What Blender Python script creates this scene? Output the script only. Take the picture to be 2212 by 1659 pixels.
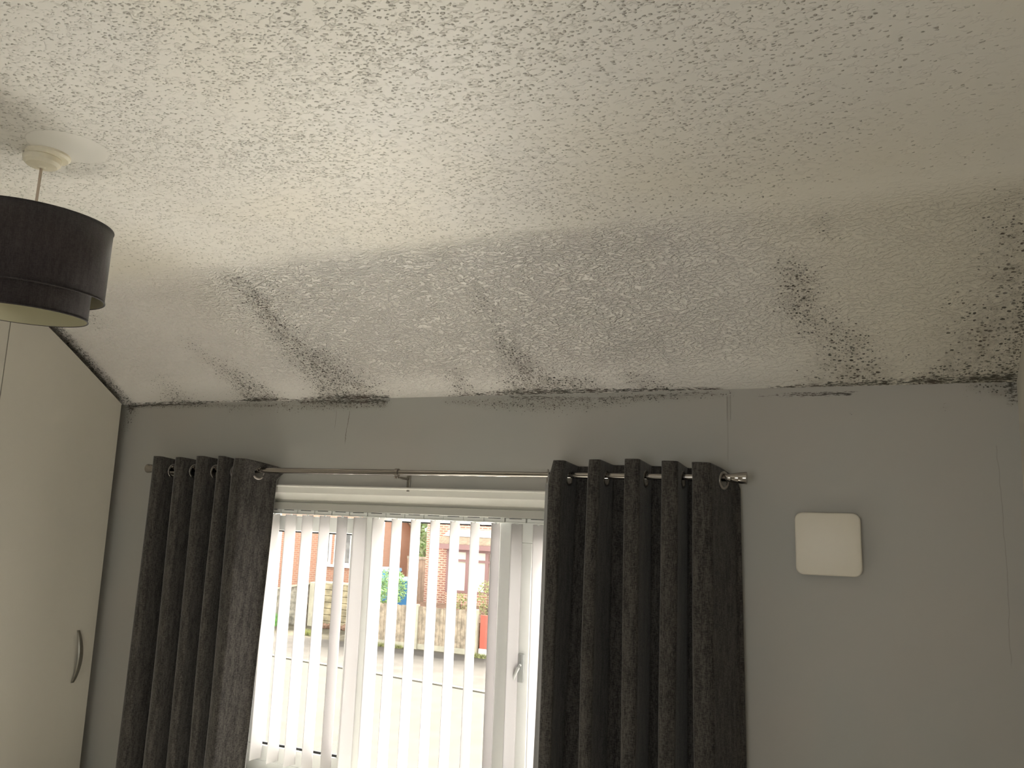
import bpy, bmesh, math, random
import numpy as np
from mathutils import Vector, Matrix, noise as mnoise

sc = bpy.context.scene
for o in list(bpy.data.objects):
    bpy.data.objects.remove(o)

# ------------------------------------------------------------------ camera
YAW, PITCH, ROLL = 0.40968307, 0.16069887, 0.03773005
F_PX = 1750.0
CAM = Vector((0, 0, 1.6))
cy_, sy_, cp_, sp_ = math.cos(YAW), math.sin(YAW), math.cos(PITCH), math.sin(PITCH)
fw = Vector((-sy_ * cp_, cy_ * cp_, sp_))
r0 = Vector((cy_, sy_, 0)); u0 = r0.cross(fw)
rt = math.cos(ROLL) * r0 + math.sin(ROLL) * u0
up = -math.sin(ROLL) * r0 + math.cos(ROLL) * u0
cd = bpy.data.cameras.new('camera'); cam = bpy.data.objects.new('camera', cd)
sc.collection.objects.link(cam)
M = Matrix((rt, up, -fw)).transposed().to_4x4(); M.translation = CAM
cam.matrix_world = M
cd.sensor_width = 36.0; cd.lens = 36.0 * F_PX / 2212.0
cd.clip_start = 0.05; cd.clip_end = 300
sc.camera = cam

# ------------------------------------------------------------------ world and exposure
SKY = 4.5
w = bpy.data.worlds.new('overcast_sky'); sc.world = w; w.use_nodes = True
bg = w.node_tree.nodes['Background']; bg.inputs[0].default_value = (1.0, 0.99, 0.97, 1); bg.inputs[1].default_value = SKY
sun_d = bpy.data.lights.new('sun', 'SUN'); sun_d.energy = 40.0; sun_d.angle = math.radians(12); sun_d.color = (1, 0.96, 0.90)
sun = bpy.data.objects.new('sun', sun_d); sc.collection.objects.link(sun)
sun.rotation_euler = Vector((0.10, 0.85, 0.9)).to_track_quat('Z', 'Y').to_euler()
sun.location = (0, -5, 20)
ad = bpy.data.lights.new('upward_fill', 'AREA'); ad.shape = 'RECTANGLE'; ad.size = 9.0; ad.size_y = 7.0; ad.energy = 4500.0; ad.color = (1.0, 0.975, 0.93)
ao = bpy.data.objects.new('upward_fill', ad); sc.collection.objects.link(ao)      # added lamp, out of view, throwing fill light up through the window
ao.location = (-6.5, 7.5, -2.6); ao.rotation_euler = (math.radians(180), 0, 0)
def portal(name, loc, rot, sx, sy):
    d = bpy.data.lights.new(name, 'AREA'); d.shape = 'RECTANGLE'; d.size = sx; d.size_y = sy; d.cycles.is_portal = True
    o = bpy.data.objects.new(name, d); o.location = loc; o.rotation_euler = rot; sc.collection.objects.link(o)
WX0, WX1, WZ0, WZ1 = -2.62, -0.70, 0.44, 1.697
portal('window_portal', ((WX0 + WX1) / 2, 3.27, (WZ0 + WZ1) / 2), (math.radians(-90), 0, 0), WX1 - WX0, WZ1 - WZ0)
BX0, BX1, BZ0, BZ1 = -1.7, 0.3, 0.7, 2.05          # window added in the unseen back wall for fill light
portal('fill_window_portal', ((BX0 + BX1) / 2, -2.12, (BZ0 + BZ1) / 2), (math.radians(90), 0, 0), BX1 - BX0, BZ1 - BZ0)
sc.view_settings.view_transform = 'Standard'; sc.view_settings.look = 'None'
sc.view_settings.exposure = 0.0; sc.view_settings.gamma = 1.0; sc.view_settings.use_curve_mapping = False
sc.cycles.use_denoising = True
sc.cycles.use_adaptive_sampling = True; sc.cycles.adaptive_threshold = 0.03
sc.cycles.max_bounces = 10; sc.cycles.diffuse_bounces = 6; sc.cycles.transparent_max_bounces = 16
sc.cycles.sample_clamp_indirect = 8.0
sc.cycles.caustics_reflective = False; sc.cycles.caustics_refractive = False

# ------------------------------------------------------------------ material helpers
class NT:
    def __init__(s, name):
        s.m = bpy.data.materials.new(name); s.m.use_nodes = True; s.t = s.m.node_tree
        s.b = s.t.nodes['Principled BSDF']; s.out = s.t.nodes['Material Output']
    def n(s, kind, **kw):
        x = s.t.nodes.new(kind)
        for k, v in kw.items():
            if k.startswith('i_'):
                x.inputs[k[2:].replace('_', ' ')].default_value = v
            else: setattr(x, k, v)
        return x
    def l(s, a, b): s.t.links.new(a, b)
    def put(s, sock, v):
        if isinstance(v, bpy.types.NodeSocket): s.l(v, sock)
        else: sock.default_value = v
    def math(s, op, a, b=None, c=None, clamp=False):
        x = s.n('ShaderNodeMath', operation=op, use_clamp=clamp)
        for i, v in enumerate((a, b, c)):
            if v is not None: s.put(x.inputs[i], v)
        return x.outputs[0]
    def ramp(s, v, a, b, lo=0.0, hi=1.0):
        x = s.n('ShaderNodeMapRange', interpolation_type='SMOOTHSTEP')
        s.put(x.inputs[0], v)
        for i, q in enumerate((a, b, lo, hi)): s.put(x.inputs[i + 1], q)
        return x.outputs[0]
    def mix(s, f, a, b):
        x = s.n('ShaderNodeMix', data_type='RGBA')
        s.put(x.inputs[0], f)
        s.put(x.inputs[6], a if isinstance(a, bpy.types.NodeSocket) else (*a, 1))
        s.put(x.inputs[7], b if isinstance(b, bpy.types.NodeSocket) else (*b, 1))
        return x.outputs[2]
    def coord(s, scale=(1, 1, 1)):
        c = s.n('ShaderNodeTexCoord'); mp = s.n('ShaderNodeMapping'); mp.inputs['Scale'].default_value = scale
        s.l(c.outputs['Object'], mp.inputs[0]); return mp.outputs[0]
    def noise(s, vec, scale, detail=3, rough=0.55):
        x = s.n('ShaderNodeTexNoise'); s.l(vec, x.inputs['Vector'])
        x.inputs['Scale'].default_value = scale; x.inputs['Detail'].default_value = detail; x.inputs['Roughness'].default_value = rough
        return x.outputs[0]
    def bump(s, h, dist, strength=1.0):
        x = s.n('ShaderNodeBump'); s.l(h, x.inputs['Height']); x.inputs['Distance'].default_value = dist; x.inputs['Strength'].default_value = strength
        s.l(x.outputs[0], s.b.inputs['Normal'])
    def base(s, c):
        s.put(s.b.inputs['Base Color'], c if isinstance(c, bpy.types.NodeSocket) else (*c, 1))

def mat(name, col, rough=0.6, metal=0.0, var=0.0, vscale=4.0, bump=0.0, bscale=60, spec=0.5):
    t = NT(name); t.b.inputs['Roughness'].default_value = rough; t.b.inputs['Metallic'].default_value = metal
    t.b.inputs['Specular IOR Level'].default_value = spec
    c = t.coord()
    if var > 0:
        nz = t.noise(c, vscale, 4)
        lo = tuple(max(0, x * (1 - var)) for x in col); hi = tuple(min(1, x * (1 + var)) for x in col)
        t.base(t.mix(t.ramp(nz, 0.3, 0.7), lo, hi))
    else:
        nz = t.noise(c, 30, 2)
        t.base(t.mix(nz, tuple(x * 0.985 for x in col), tuple(min(1, x * 1.015) for x in col)))
    if bump > 0: t.bump(t.noise(c, bscale, 4), bump)
    return t.m

def spots(t, d, vec, scale, smin, smax):
    """irregular mould spots: more and larger ones where d is high"""
    v = t.n('ShaderNodeTexVoronoi'); v.inputs['Scale'].default_value = scale; v.inputs['Randomness'].default_value = 1.0
    wv = t.n('ShaderNodeTexNoise'); wv.inputs['Scale'].default_value = scale * 1.3; wv.inputs['Detail'].default_value = 1
    t.l(vec, wv.inputs['Vector'])
    off = t.n('ShaderNodeVectorMath', operation='MULTIPLY_ADD')
    t.l(wv.outputs['Color'], off.inputs[0]); off.inputs[1].default_value = (0.55 / scale,) * 3
    t.l(vec, off.inputs[2]); t.l(off.outputs[0], v.inputs['Vector'])
    sp = t.n('ShaderNodeSeparateColor'); t.l(v.outputs['Color'], sp.inputs[0])
    on = t.ramp(t.math('SUBTRACT', d, sp.outputs[0]), 0.0, 0.10)
    r = t.math('ADD', t.math('MULTIPLY', sp.outputs[1], smax - smin), smin)
    r = t.math('MULTIPLY', r, t.ramp(d, 0.0, 1.0, 0.75, 1.25))
    inside = t.ramp(t.math('SUBTRACT', r, v.outputs['Distance']), 0.0, 0.12)
    return t.math('MULTIPLY', t.math('MULTIPLY', on, inside), t.ramp(sp.outputs[2], 0, 1, 0.70, 1.0))

def mould_mix(t, vec, basecol):
    at = t.n('ShaderNodeVertexColor', layer_name='mould')
    s = t.n('ShaderNodeSeparateColor'); t.l(at.outputs[0], s.inputs[0])
    mp_ = t.n('ShaderNodeMapping'); t.l(vec, mp_.inputs[0]); mp_.inputs['Scale'].default_value = (0.72, 1, 1); mv = mp_.outputs[0]
    fine = spots(t, s.outputs[0], mv, 122, 0.22, 0.42)
    fine2 = spots(t, t.math('MULTIPLY', s.outputs[0], 0.9), mv, 200, 0.22, 0.42)
    big = spots(t, s.outputs[1], mv, 80, 0.16, 0.36)
    stm = t.n('ShaderNodeMapping'); t.l(vec, stm.inputs[0]); stm.inputs['Scale'].default_value = (0.22, 1, 1)
    streak = t.noise(stm.outputs[0], 190, 4, 0.75)
    line = t.math('MULTIPLY', t.math('MINIMUM', 1.0, t.math('MULTIPLY', s.outputs[2], 2.5)), t.ramp(t.math('ADD', streak, t.math('MULTIPLY', s.outputs[2], 0.20)), 0.56, 0.70))
    haze = t.math('MULTIPLY', t.math('POWER', t.math('MAXIMUM', s.outputs[0], s.outputs[1]), 1.6), t.ramp(t.noise(vec, 28, 5, 0.7), 0.35, 0.75, 0.12, 0.52))
    c = t.mix(haze, basecol, (0.15, 0.13, 0.085))
    m = t.math('MAXIMUM', t.math('MAXIMUM', fine, big), t.math('MAXIMUM', t.math('MULTIPLY', fine2, 0.8), line), clamp=True)
    hue = t.ramp(t.noise(vec, 9, 2), 0.42, 0.62)
    return t.mix(t.math('MULTIPLY', m, 0.94), c, t.mix(hue, (0.026, 0.024, 0.013), (0.055, 0.034, 0.022)))

# ceiling: painted stipple with raised nibs on the flat part, peeling ridges and mould on the slope
def ceiling_paint(name, flat, slope):
    t = NT(name); vec = t.coord()
    t.b.inputs['Roughness'].default_value = 0.5; t.b.inputs['Specular IOR Level'].default_value = 0.35
    tint = t.ramp(t.noise(vec, 1.1, 2), 0.35, 0.65)
    col = t.mix(tint, (0.775, 0.735, 0.655), (0.765, 0.74, 0.695))
    sx = t.n('ShaderNodeSeparateXYZ'); t.l(vec, sx.inputs[0]); X_, Y_ = sx.outputs[0], sx.outputs[1]
    onslope = t.ramp(Y_, 2.25, 2.40)
    shade_and_ring = None; h = None
    if flat:
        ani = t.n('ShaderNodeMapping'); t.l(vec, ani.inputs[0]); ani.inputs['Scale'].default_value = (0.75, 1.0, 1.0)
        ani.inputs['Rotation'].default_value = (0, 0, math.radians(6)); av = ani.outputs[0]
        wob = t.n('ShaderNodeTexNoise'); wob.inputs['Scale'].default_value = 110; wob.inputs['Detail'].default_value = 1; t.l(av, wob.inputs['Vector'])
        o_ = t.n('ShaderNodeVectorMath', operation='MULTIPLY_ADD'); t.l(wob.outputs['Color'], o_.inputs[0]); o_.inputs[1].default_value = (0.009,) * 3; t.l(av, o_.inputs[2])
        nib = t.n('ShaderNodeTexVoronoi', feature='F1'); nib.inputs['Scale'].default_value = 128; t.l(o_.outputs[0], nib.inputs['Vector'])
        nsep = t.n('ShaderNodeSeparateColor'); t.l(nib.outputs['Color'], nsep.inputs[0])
        # nibs and their painted shade: dense mid-room, sparser towards the right wall and the bend
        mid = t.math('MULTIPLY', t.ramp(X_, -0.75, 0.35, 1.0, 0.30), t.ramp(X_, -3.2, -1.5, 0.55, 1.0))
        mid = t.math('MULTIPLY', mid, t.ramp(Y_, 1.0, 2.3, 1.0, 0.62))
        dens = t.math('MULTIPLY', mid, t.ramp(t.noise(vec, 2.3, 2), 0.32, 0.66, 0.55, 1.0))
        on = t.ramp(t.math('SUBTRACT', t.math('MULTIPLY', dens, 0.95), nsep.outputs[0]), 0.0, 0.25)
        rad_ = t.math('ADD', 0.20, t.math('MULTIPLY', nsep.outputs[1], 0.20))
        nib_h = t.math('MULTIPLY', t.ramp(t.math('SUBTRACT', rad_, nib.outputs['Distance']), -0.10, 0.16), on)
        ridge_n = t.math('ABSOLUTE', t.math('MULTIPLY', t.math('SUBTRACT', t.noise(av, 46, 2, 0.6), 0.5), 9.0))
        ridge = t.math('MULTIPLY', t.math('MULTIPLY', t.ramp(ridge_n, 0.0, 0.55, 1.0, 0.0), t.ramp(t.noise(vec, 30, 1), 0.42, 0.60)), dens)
        lx = t.math('SUBTRACT', X_, -1.93); ly = t.math('SUBTRACT', Y_, 1.40)
        rad = t.math('SQRT', t.math('ADD', t.math('MULTIPLY', lx, lx), t.math('MULTIPLY', ly, ly)))
        ring = t.math('MULTIPLY', t.ramp(t.math('ABSOLUTE', t.math('SUBTRACT', rad, 0.102)), 0.0, 0.0025, 1.0, 0.0), 0.25)
        amt = t.math('MULTIPLY', t.math('SUBTRACT', 1.0, onslope), t.ramp(rad, 0.095, 0.105))
        # shaded sides of nibs and ridges, painted into the colour
        shade_and_ring = t.math('MULTIPLY', amt, t.math('MAXIMUM', t.math('MULTIPLY', t.math('POWER', nib_h, 1.5), 0.62), t.math('MULTIPLY', ridge, 0.26)))
        shade_and_ring = t.math('MAXIMUM', shade_and_ring, ring)
        h = t.math('MULTIPLY', amt, t.math('ADD', t.math('MULTIPLY', nib_h, 0.85), t.math('MULTIPLY', ridge, 0.35)))
    if slope:
        slx = t.math('MULTIPLY', t.ramp(X_, -2.9, -1.9, 0.40, 1.0), t.ramp(X_, -1.0, 0.1, 1.0, 0.22))
        nearwall = t.ramp(Y_, 2.80, 2.95, 1.0, 0.30)
        wv2 = t.n('ShaderNodeTexNoise'); wv2.inputs['Scale'].default_value = 9; wv2.inputs['Detail'].default_value = 1; t.l(vec, wv2.inputs['Vector'])
        o2 = t.n('ShaderNodeVectorMath', operation='MULTIPLY_ADD'); t.l(wv2.outputs['Color'], o2.inputs[0]); o2.inputs[1].default_value = (0.02, 0.05, 0.02); t.l(vec, o2.inputs[2])
        an2 = t.n('ShaderNodeMapping'); t.l(o2.outputs[0], an2.inputs[0]); an2.inputs['Scale'].default_value = (0.5, 1.0, 1.0)
        peel = t.noise(an2.outputs[0], 96, 3, 0.55)
        groove = t.math('MULTIPLY', t.ramp(t.math('SUBTRACT', 0.46, peel), 0.0, 0.10), t.ramp(t.noise(vec, 14, 2), 0.40, 0.62))
        sl_amt = t.math('MULTIPLY', t.math('MULTIPLY', slx, nearwall), onslope)
        g2 = t.math('MULTIPLY', t.math('MULTIPLY', groove, sl_amt), 0.28)  # shade in the slope grooves, painted dark
        shade_and_ring = g2 if shade_and_ring is None else t.math('MAXIMUM', shade_and_ring, g2)
        h2 = t.math('MULTIPLY', t.math('MAXIMUM', sl_amt, t.math('MULTIPLY', onslope, 0.15)), t.math('MULTIPLY', t.ramp(peel, 0.38, 0.62), 2.4))
        h = h2 if h is None else t.math('ADD', h, h2)
        # light fall put into the colour: paler left of centre, darker towards the mouldy corner
        col = t.mix(t.math('MULTIPLY', t.math('MULTIPLY', onslope, 0.8), t.ramp(X_, -0.9, 0.0, 1.0, 0.0)), col, (0.87, 0.835, 0.795))
        col = t.mix(t.math('MULTIPLY', onslope, t.ramp(X_, -0.5, 0.3, 0.0, 0.65)), col, (0.56, 0.525, 0.43))
    col = t.mix(shade_and_ring, col, (0.26, 0.225, 0.175))
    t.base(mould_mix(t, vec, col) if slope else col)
    t.bump(h, 0.0042, 1.0)
    return t.m
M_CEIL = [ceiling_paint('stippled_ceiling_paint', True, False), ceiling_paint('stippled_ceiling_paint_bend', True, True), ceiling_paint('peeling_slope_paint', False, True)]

# painted walls
t = NT('painted_wall'); vec = t.coord()
t.b.inputs['Roughness'].default_value = 0.55
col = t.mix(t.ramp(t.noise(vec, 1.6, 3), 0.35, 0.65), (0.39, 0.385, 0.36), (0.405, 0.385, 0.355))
sx = t.n('ShaderNodeSeparateXYZ'); t.l(vec, sx.inputs[0])
def crack(x0, slope, z0, z1, wdt, wob=0.012, ws=6):
    nz = t.math('MULTIPLY', t.math('SUBTRACT', t.noise(vec, ws, 4, 0.7), 0.5), wob)
    xx = t.math('ADD', t.math('SUBTRACT', sx.outputs[0], x0), nz)
    xx = t.math('ADD', xx, t.math('MULTIPLY', t.math('SUBTRACT', sx.outputs[2], z1), slope))
    m = t.ramp(t.math('ABSOLUTE', xx), wdt * 0.3, wdt, 1.0, 0.0)
    return t.math('MULTIPLY', m, t.math('MULTIPLY', t.ramp(sx.outputs[2], z0 - 0.01, z0 + 0.02), t.ramp(sx.outputs[2], z1 - 0.005, z1 + 0.005, 1, 0)))
c1 = crack(-2.085, -0.09, 1.885, 2.03, 0.0022, 0.03, 9)
c2 = crack(-2.155, -0.03, 1.95, 2.035, 0.0016, 0.02, 9)
c3 = crack(-0.442, 0.0, 1.82, 2.06, 0.0045, 0.008)
c4 = crack(0.405, 0.0, 1.2, 1.88, 0.0022, 0.06, 2.2)
cr = t.math('MAXIMUM', t.math('MAXIMUM', t.math('MULTIPLY', c1, 0.75), t.math('MULTIPLY', c2, 0.55)), t.math('MAXIMUM', t.math('MULTIPLY', c3, 0.18), t.math('MULTIPLY', c4, 0.28)))
col = t.mix(cr, col, (0.14, 0.12, 0.09))
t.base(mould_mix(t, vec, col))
ridge = crack(-0.438, 0.0, 1.97, 2.06, 0.009, 0.004)
hh = t.math('ADD', t.math('MULTIPLY', t.noise(vec, 5, 3), 0.6), t.math('ADD', t.math('MULTIPLY', t.noise(vec, 90, 3), 0.05), t.math('MULTIPLY', ridge, 0.8)))
t.bump(hh, 0.004, 1.0)
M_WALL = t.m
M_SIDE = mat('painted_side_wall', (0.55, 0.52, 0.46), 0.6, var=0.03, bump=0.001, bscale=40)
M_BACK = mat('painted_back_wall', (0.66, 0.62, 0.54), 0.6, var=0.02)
M_FLOOR = mat('beige_carpet', (0.74, 0.71, 0.65), 0.95, var=0.1, vscale=50, bump=0.003, bscale=300)
M_GLOSS = mat('white_gloss_paint', (0.88, 0.86, 0.80), 0.3, bump=0.0006, bscale=25)
M_UPVC = mat('white_plastic_frame', (0.82, 0.83, 0.81), 0.25)
M_GASKET = mat('dark_rubber_gasket', (0.03, 0.03, 0.032), 0.6)
M_VENT = mat('ivory_plastic_cover', (0.70, 0.65, 0.56), 0.4)
M_WARD = mat('cream_laminate', (0.545, 0.515, 0.45), 0.35, spec=0.4)
M_CARC = mat('wardrobe_carcass_board', (0.35, 0.31, 0.25), 0.6)
M_PEWTER = mat('pewter_handle', (0.28, 0.26, 0.22), 0.38, metal=0.85, var=0.08, vscale=60)
M_ROSE = mat('old_white_plastic', (0.78, 0.72, 0.58), 0.4, var=0.05, vscale=40)
M_CORD = mat('pale_flex', (0.56, 0.46, 0.38), 0.5)
M_LINING = mat('cream_shade_lining', (0.42, 0.39, 0.26), 0.6)
M_BULB = mat('opal_bulb', (0.8, 0.8, 0.77), 0.3)

def fabric(name, c0, c1, sheen, sc_=1.0):
    t = NT(name); v = t.coord()
    a = t.n('ShaderNodeMapping'); t.l(v, a.inputs[0]); a.inputs['Scale'].default_value = (1, 1, 0.16)
    b = t.n('ShaderNodeMapping'); t.l(v, b.inputs[0]); b.inputs['Scale'].default_value = (0.22, 0.22, 1.3)
    na = t.noise(a.outputs[0], 420 * sc_, 3, 0.6); nb = t.noise(b.outputs[0], 420 * sc_, 3, 0.6)
    wv = t.math('MULTIPLY', t.math('ADD', na, nb), 0.5)
    slub = t.noise(a.outputs[0], 60 * sc_, 4, 0.65)
    f = t.ramp(t.math('ADD', t.math('MULTIPLY', wv, 0.7), t.math('MULTIPLY', slub, 0.3)), 0.40, 0.60)
    t.base(t.mix(f, c0, c1)); t.b.inputs['Roughness'].default_value = 0.85
    t.b.inputs['Sheen Weight'].default_value = sheen; t.b.inputs['Sheen Roughness'].default_value = 0.4
    t.b.inputs['Specular IOR Level'].default_value = 0.15
    t.bump(wv, 0.0008, 0.8); return t.m
M_CURT = fabric('charcoal_linen', (0.020, 0.018, 0.0165), (0.085, 0.077, 0.070), 0.35)
M_SHADE = fabric('plum_grey_shade_fabric', (0.030, 0.024, 0.024), (0.055, 0.046, 0.046), 0.3, 1.3)

def brushed(name, col, rough):
    t = NT(name); v = t.coord((1, 60, 60)); t.b.inputs['Metallic'].default_value = 1.0
    nz = t.noise(v, 30, 3); t.put(t.b.inputs['Roughness'], t.ramp(nz, 0.3, 0.7, rough * 0.8, rough * 1.3))
    t.base(t.mix(nz, tuple(c * 0.9 for c in col), col)); return t.m
M_STEEL = brushed('brushed_steel', (0.40, 0.37, 0.34), 0.13)
M_RING = brushed('satin_steel_ring', (0.45, 0.42, 0.39), 0.3)

t = NT('blind_fabric'); v = t.coord((1, 1, 1))
t.base(t.mix(t.noise(v, 300, 2), (0.80, 0.78, 0.78), (0.86, 0.84, 0.84))); t.b.inputs['Roughness'].default_value = 0.7
tr = t.n('ShaderNodeBsdfTranslucent'); tr.inputs[0].default_value = (0.84, 0.81, 0.82, 1)
ms = t.n('ShaderNodeMixShader'); ms.inputs[0].default_value = 0.30
t.l(t.b.outputs[0], ms.inputs[1]); t.l(tr.outputs[0], ms.inputs[2]); t.l(ms.outputs[0], t.out.inputs[0])
M_SLAT = t.m
t = NT('clear_glass'); gl = t.n('ShaderNodeBsdfGlossy'); gl.inputs['Roughness'].default_value = 0.02
tp = t.n('ShaderNodeBsdfTransparent'); tp.inputs[0].default_value = (0.95, 0.96, 0.95, 1)
fr = t.n('ShaderNodeLayerWeight'); fr.inputs[0].default_value = 0.5
ms = t.n('ShaderNodeMixShader'); t.l(t.math('ADD', t.math('MULTIPLY', t.math('POWER', fr.outputs['Facing'], 5.0), 0.9), 0.03), ms.inputs[0]); t.l(tp.outputs[0], ms.inputs[1]); t.l(gl.outputs[0], ms.inputs[2]); t.l(ms.outputs[0], t.out.inputs[0])
M_GLASS = t.m

def brick(name, c1, c2, mo, msize=0.012):
    t = NT(name); c = t.n('ShaderNodeTexCoord'); s = t.n('ShaderNodeSeparateXYZ'); t.l(c.outputs['Object'], s.inputs[0])
    k = t.n('ShaderNodeCombineXYZ'); t.l(t.math('ADD', s.outputs[0], s.outputs[1]), k.inputs[0]); t.l(s.outputs[2], k.inputs[1])
    b = t.n('ShaderNodeTexBrick'); t.l(k.outputs[0], b.inputs['Vector'])
    b.inputs['Color1'].default_value = (*c1, 1); b.inputs['Color2'].default_value = (*c2, 1); b.inputs['Mortar'].default_value = (*mo, 1)
    b.inputs['Scale'].default_value = 1.0; b.inputs['Mortar Size'].default_value = msize; b.inputs['Brick Width'].default_value = 0.235
    b.inputs['Row Height'].default_value = 0.085; b.inputs['Mortar Smooth'].default_value = 0.1
    nz = t.ramp(t.noise(c.outputs['Object'], 1.3, 5), 0.3, 0.7, 0.0, 0.35)
    t.base(t.mix(nz, b.outputs[0], tuple(x * 0.8 for x in c1))); t.b.inputs['Roughness'].default_value = 0.9
    return t.m
M_BRICK_A = brick('orange_brick', (0.42, 0.20, 0.13), (0.35, 0.175, 0.12), (0.44, 0.32, 0.23))
M_BRICK_B = brick('red_brick_pale_mortar', (0.42, 0.17, 0.125), (0.35, 0.155, 0.115), (0.62, 0.48, 0.36), 0.022)
M_BRICK_C = brick('plain_brown_brick', (0.38, 0.205, 0.14), (0.34, 0.19, 0.13), (0.36, 0.22, 0.155), 0.01)
M_TILE = mat('buff_roof_tile', (0.32, 0.24, 0.17), 0.8, var=0.2, vscale=8)
M_LEAD = mat('white_painted_trim', (0.7, 0.7, 0.68), 0.5)
M_MAROON = mat('burgundy_window_frame', (0.27, 0.15, 0.14), 0.5)
M_NET = mat('cream_net_curtain', (0.78, 0.79, 0.66), 0.8)
M_DARKGLASS = mat('curtained_window_glass', (0.16, 0.15, 0.14), 0.15, var=0.4, vscale=2.5)
M_WOOD = mat('weathered_fence_wood', (0.32, 0.26, 0.19), 0.85, var=0.35, vscale=5)
M_WOOD2 = mat('brown_gate_wood', (0.34, 0.23, 0.16), 0.8, var=0.2, vscale=4)
M_SLEEPER = mat('mossy_timber', (0.32, 0.27, 0.17), 0.9, var=0.4, vscale=3)
M_CONC = mat('pale_concrete', (0.42, 0.39, 0.3), 0.9, var=0.1, vscale=5)
M_STONE = mat('grey_stone_wall', (0.25, 0.225, 0.18), 0.95, var=0.4, vscale=6)
M_ROAD = mat('worn_asphalt', (0.092, 0.083, 0.073), 0.9, var=0.06, vscale=2, spec=0.05)
M_PAVE = mat('grey_pavement', (0.088, 0.079, 0.070), 0.9, var=0.12, vscale=2, spec=0.05)
M_DRIVE = mat('sandy_drive', (0.105, 0.092, 0.068), 0.9, var=0.15, vscale=2, spec=0.05)
M_PALE = mat('pale_concrete_drive', (0.52, 0.49, 0.43), 0.9, var=0.08, vscale=1, spec=0.05)
M_KERB = mat('pale_kerb_stone', (0.15, 0.14, 0.115), 0.85, var=0.15, vscale=3, spec=0.05)
M_RED = mat('red_painted_board', (0.46, 0.1, 0.065), 0.6, var=0.06, vscale=6)
M_BLUE = mat('blue_bin_plastic', (0.08, 0.29, 0.62), 0.45)
M_BLUE2 = mat('light_blue_bin_plastic', (0.28, 0.48, 0.66), 0.4)
M_BLACK = mat('black_rubber', (0.02, 0.02, 0.02), 0.7)
M_LEAF = mat('bright_green_leaves', (0.27, 0.42, 0.17), 0.7, var=0.5, vscale=6)
M_LEAF2 = mat('dull_green_leaves', (0.42, 0.54, 0.33), 0.7, var=0.5, vscale=3)
M_GRASS = mat('green_grass_blades', (0.16, 0.34, 0.09), 0.8, var=0.4, vscale=8)
M_DRY = mat('yellow_green_weeds', (0.26, 0.27, 0.11), 0.8, var=0.3, vscale=8)
M_SOIL = mat('red_brown_soil', (0.2, 0.12, 0.08), 0.95, var=0.3, vscale=10)
M_BARK = mat('brown_bark', (0.10, 0.07, 0.05), 0.9)

# ------------------------------------------------------------------ mesh helpers
def link(name, me, m=None, parent=None, smooth=False):
    o = bpy.data.objects.new(name, me); sc.collection.objects.link(o)
    if m is not None:
        for q in (m if isinstance(m, (list, tuple)) else [m]): me.materials.append(q)
    if parent is not None: o.parent = parent
    if smooth:
        for p in me.polygons: p.use_smooth = True
    return o
def build(name, bm, m, parent=None, smooth=False, angle=None):
    me = bpy.data.meshes.new(name)
    bmesh.ops.recalc_face_normals(bm, faces=bm.faces)
    bm.to_mesh(me); bm.free()
    o = link(name, me, m, parent, smooth)
    if angle is not None:
        for p in me.polygons: p.use_smooth = True
        me.set_sharp_from_angle(angle=math.radians(angle))
    return o
def tag(o, label=None, cat=None, group=None, kind=None):
    if label: o['label'] = label
    if cat: o['category'] = cat
    if group: o['group'] = group
    if kind: o['kind'] = kind
    return o
def empty(name, loc, label, cat, group=None, rz=0.0):
    o = bpy.data.objects.new(name, None); sc.collection.objects.link(o); o.location = loc; o.rotation_euler = (0, 0, rz)
    o.empty_display_size = 0.1
    return tag(o, label, cat, group)
def box(bm, x0, x1, y0, y1, z0, z1, bev=0.0):
    vs = [bm.verts.new((x, y, z)) for x in (x0, x1) for y in (y0, y1) for z in (z0, z1)]
    fs = []
    for q in ((0, 1, 3, 2), (4, 6, 7, 5), (0, 4, 5, 1), (2, 3, 7, 6), (0, 2, 6, 4), (1, 5, 7, 3)):
        fs.append(bm.faces.new([vs[i] for i in q]))
    if bev > 0:
        es = list({e for f in fs for e in f.edges})
        bmesh.ops.bevel(bm, geom=es, offset=bev, segments=2, affect='EDGES', profile=0.5)
def boxes(name, lst, m, parent=None, bev=0.0):
    bm = bmesh.new()
    for b in lst: box(bm, *b, bev=bev)
    return build(name, bm, m, parent)
def prism(bm, poly, axis, a, b):
    """extrude a 2D polygon along axis 'x' (poly=(y,z)), 'y' (poly=(x,z)) or 'z'"""
    def P(u, v, t_):
        return (t_, u, v) if axis == 'x' else ((u, t_, v) if axis == 'y' else (u, v, t_))
    A = [bm.verts.new(P(u, v, a)) for u, v in poly]; B = [bm.verts.new(P(u, v, b)) for u, v in poly]
    bm.faces.new(A); bm.faces.new(B[::-1]); n = len(poly)
    for i in range(n): bm.faces.new((A[i], A[(i + 1) % n], B[(i + 1) % n], B[i]))
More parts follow.
